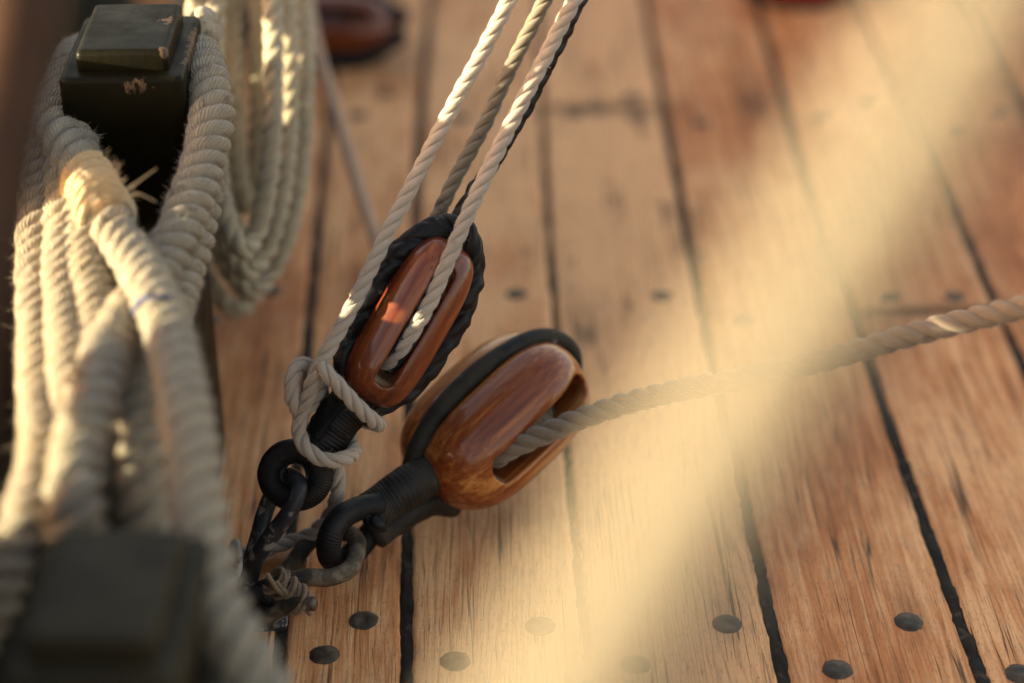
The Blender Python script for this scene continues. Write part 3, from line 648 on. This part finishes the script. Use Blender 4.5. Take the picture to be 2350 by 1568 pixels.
# --- second block lying behind, with strap, neck, eye, shackle
fr2 = frame_from((.70, .645, -.30), R(37)); SB0 = P(1136, 964, 1.525)
sb = empty('tackle_block', SB0, 'larger amber varnished block lying on the deck beside the sharp block', 'pulley block', 'wooden pulley blocks', frame=fr2)
a2, b2, c2 = .042, .0525, .073
put('shell', shell_mesh(a2, b2, c2, .024, .102, pw=(2.7, 2.9, 2.9), vox=.0014, smooth=8, zoff=.012, score=.14), M['amber'], sb)
V, F = sheave_geo(.043, .0085); V[:, 2] += .002; build('sheave', V, F, M['iron2'], sb, local=True)
r2 = .0072
st2 = [(-.009, 0, -c2-.012), (-a2*.55, 0, -c2*.98), (-a2*.9, 0, -c2*.62), (-a2-.002, 0, -c2*.1), (-a2*.98, 0, c2*.35), (-a2*.72, 0, c2*.82), (-a2*.36, 0, c2+.002), (0, 0, c2+.0065), (a2*.36, 0, c2+.002), (a2*.72, 0, c2*.82), (a2*.98, 0, c2*.35), (a2+.002, 0, -c2*.1), (a2*.9, 0, -c2*.62), (a2*.55, 0, -c2*.98), (.009, 0, -c2-.012)]
rope('strap', L2W(sb, st2), r2, M['served2'], sb, lay=0, n=26, step=.0012, wob=.02, seed=51)
rope('neck', pts((1010, 1078, 1.50), (975, 1092, 1.49), (925, 1125, 1.48), (880, 1155, 1.475), (850, 1175, 1.47)), lambda x: .0165-.002*x, M['served2'], sb, lay=0, n=32, step=.0012, wob=.02)
rope('lower_neck', pts((1040, 1150, 1.52), (985, 1150, 1.505), (925, 1185, 1.49), (885, 1212, 1.485), (862, 1232, 1.48)), lambda x: .012-.002*x, M['served2'], sb, lay=0, n=28, step=.0012, wob=.02)
rope('eye', pts((868, 1160, 1.465), (820, 1168, 1.452), (780, 1192, 1.44), (757, 1235, 1.435), (757, 1275, 1.445), (785, 1290, 1.465), (820, 1262, 1.48), (850, 1225, 1.485), (885, 1195, 1.485)), .0088, M['served'], sb, lay=0, n=28, step=.0012, wob=.02)
rope('seizing_knot', pts((850, 1196, 1.455), (862, 1206, 1.45), (872, 1202, 1.455)), .0065, M['tar'], sb, lay=2, n=18, step=.001, wob=.1)
sh = empty('shackle', P(720, 1300, 1.45), 'dusty black iron shackle joining the amber block to the eyebolt', 'shackle')
rope('bow', pts((560, 1362, 1.45), (610, 1350, 1.44), (660, 1335, 1.432), (705, 1325, 1.43), (755, 1326, 1.43), (800, 1308, 1.438), (818, 1270, 1.452), (812, 1232, 1.475), (770, 1222, 1.49), (715, 1240, 1.485), (690, 1268, 1.475), (668, 1300, 1.47), (625, 1345, 1.465)), .0063, M['iron2'], sh, lay=0, n=26, step=.0012, wob=.025)
rope('pin', pts((600, 1428, 1.425), (640, 1402, 1.42), (668, 1388, 1.415), (695, 1385, 1.412), (722, 1386, 1.41)), .0052, M['iron2'], sh, lay=0, n=22, step=.001, wob=.03)
# twine lashing wound over the shackle
geos = []
for q in range(9):
    f = q/8; cx_, cy_ = 628+62*f, 1330+52*f; cp = P(cx_, cy_, 1.432-.016*f); ds = norm(camvec(.8, -.62, 0)); dn = norm(camvec(.62, .8, 0))
    rad_ = .0088+.001*math.sin(q*2); tl = random.uniform(-.4, .4)
    ring = [cp+dn*rad_*math.cos(t)-fw*rad_*math.sin(t)+ds*(.004*math.sin(t+tl)+tl*.004*math.cos(t)) for t in np.linspace(0, 2*math.pi, 12, endpoint=False)]
    geos.append(rope_geo(np.array(ring), .0019, lay=2.2, groove=.3, closed=True, n=14, step=.0007, wob=.05, seed=q, fuzz=9000, hair=.002))
for q in range(3):
    cp = P(640+20*q, 1345+18*q, 1.418); geos.append(rope_geo(np.array([cp+camvec(-.008, .008, 0), cp+camvec(0, .003*(q-1), .003), cp+camvec(.010, -.009, .0)]), .0018, lay=2.2, groove=.3, n=14, step=.0007, seed=q+20, fuzz=9000, hair=.002))
V, F, U = join(*geos); o = build('twine_lashing', V, F, M['twine'], None, U, loc=P(660, 1355, 1.43)); tag(o, 'frayed brown twine wound round the shackle pin', 'twine lashing')
# rope leaving the second block to the right
inner = L2W(sb, [(0, -.010, -.030), (0, .015, -.030), (-.001, .032, -.024)])
c = np.vstack([inner, pts((1150, 1040, 1.487), (1200, 1017, 1.48), (1262, 990, 1.475), (1345, 956, 1.468), (1500, 909, 1.445), (1700, 868, 1.41), (1900, 824, 1.38), (2080, 772, 1.355), (2250, 728, 1.335), (2420, 690, 1.31), (2800, 590, 1.25), (3400, 420, 1.15))])
o = rope('hauling_line', c, .0080, M['olive'], lay=2.6, groove=.55, n=36, step=.0013, fuzz=12000, seed=61)
o.data.materials[0] = rope_mat('grey_brown_rope', (.235, .175, .12), (.195, .145, .10), (.11, .08, .055), yarns=30)
tag(o, 'grey brown rope stretching from the amber block to the right edge', 'rope')

# ------------------------------------------------------------------ background things
o = rope('slack_line', pts((690, -200, 2.02), (705, -20, 1.98), (728, 110, 1.95), (765, 230, 1.93), (800, 350, 1.91), (830, 450, 1.89), (862, 545, 1.87), (905, 660, 1.85), (950, 780, 1.74)), .0062, M['pink'], lay=3, n=20, step=.002, seed=71)
tag(o, 'thin brown rope slanting down behind the block, blurred', 'rope')
fr3 = frame_from((-1, .02, -.05), R(12)); fbp = PZ(750, 60, .038)
fb = empty('tackle_block', fbp, 'dark block with black strap at the top edge, far behind the coil', 'pulley block', 'wooden pulley blocks', frame=fr3)
put('shell', shell_mesh(.034, .036, .075, .016, .11, pw=(2.8, 2.6, 3.0), vox=.0022, smooth=4), M['mahog'], fb)
V, F = sheave_geo(.03, .006); build('sheave', V, F, M['iron'], fb, local=True)
rope('strap', L2W(fb, [(x, 0, z) for x, y, z in strapring(.034, .075, .012, 0)]), .0105, M['tar'], fb, lay=0, n=20, step=.003, wob=.03)
bk = PZ(1850, 22); e = empty('fire_bucket', (bk[0], bk[1]+.07, 0), 'red bucket with a black foot standing on deck at the top edge', 'bucket')
def ringset(prof, n=40): return loft([np.array([(r*math.cos(t), r*math.sin(t), z) for t in np.linspace(0, 2*math.pi, n, endpoint=False)]) for r, z in prof], cap=False)
V, F = ringset([(0.001, .004), (.066, .004), (.068, .012), (.085, .17), (.088, .172), (.086, .174), (.083, .17), (.064, .02), (.001, .02)]); build('body', V, F, M['red'], e, local=True)
V, F = ringset([(.060, .0), (.071, .0), (.0725, .012), (.069, .014), (.066, .012), (.060, 0)]); build('foot_ring', V, F, M['black'], e, local=True)
rope('handle', [np.array([bk[0], bk[1]+.07, 0])+[.088*math.cos(t), -.02*math.sin(t), .165+.07*math.sin(t)] for t in np.linspace(0, math.pi, 12)], .003, M['iron'], e, lay=0, n=10, step=.004)

# ------------------------------------------------------------------ foreground, far inside the near focus limit
o = rope('foreground_rope', pts((3010, -1300, .42), (2515, -500, .395), (2318, -130, .358), (2190, 130, .354), (2055, 380, .354), (1822, 760, .356), (1600, 1120, .358), (1415, 1440, .358), (1235, 1740, .358), (980, 2200, .358)), lambda x: .0055+.0100*x, M['fore'], lay=2.6, groove=.28, n=30, step=.002, seed=81)
tag(o, 'sunlit rope right in front of the lens, blurred to a wide pale yellow diagonal band', 'rope')
o = rope('leather_covered_shroud', pts((150, -900, .84), (70, -300, .82), (38, 0, .80), (-10, 250, .78), (-90, 600, .75), (-150, 1000, .72), (-210, 1500, .70), (-260, 2000, .66)), .017, M['brownpost'], lay=0, n=30, step=.004, seed=82)
tag(o, 'dark brown blurred shroud rising along the left edge in front of the bitt', 'shroud')

# ------------------------------------------------------------------ light
SUN_EL, SUN_AZ = 9.0, 257.0       # azimuth clockwise from +Y (view direction)
az, el = R(SUN_AZ), R(SUN_EL)
tosun = Vector((math.sin(az)*math.cos(el), math.cos(az)*math.cos(el), math.sin(el)))
sl = bpy.data.lights.new('sun', 'SUN'); sl.energy = 4.6; sl.angle = R(.5); sl.color = (1, .90, .60)
so = bpy.data.objects.new('sun', sl); C.objects.link(so); so.rotation_euler = tosun.to_track_quat('Z', 'Y').to_euler(); so.location = (0, 0, 5)
w = bpy.data.worlds.new('World'); S.world = w; w.use_nodes = True; nt = w.node_tree; nt.nodes.clear()
out = nt.nodes.new('ShaderNodeOutputWorld'); bg = nt.nodes.new('ShaderNodeBackground'); sk = nt.nodes.new('ShaderNodeTexSky')
sk.sky_type = 'NISHITA'; sk.sun_disc = False; sk.sun_elevation = el; sk.sun_rotation = az; sk.dust_density = 2.5; sk.air_density = 1.0
mx = nt.nodes.new('ShaderNodeMix'); mx.data_type = 'RGBA'; mx.blend_type = 'MULTIPLY'; mx.inputs[0].default_value = 1; mx.inputs[7].default_value = (1.24, .96, .78, 1)
nt.links.new(sk.outputs[0], mx.inputs[6]); nt.links.new(mx.outputs[2], bg.inputs[0]); bg.inputs[1].default_value = .13; nt.links.new(bg.outputs[0], out.inputs[0])
S.view_settings.view_transform = 'Standard'; S.view_settings.look = 'None'; S.view_settings.gamma = 1; S.view_settings.exposure = 2.27
S.render.engine = 'CYCLES'; S.cycles.use_denoising = True; S.cycles.denoiser = 'OPENIMAGEDENOISE'
S.cycles.max_bounces = 6; S.cycles.sample_clamp_indirect = 6
for o in bpy.data.objects:
    if '_m' in o: del o['_m']
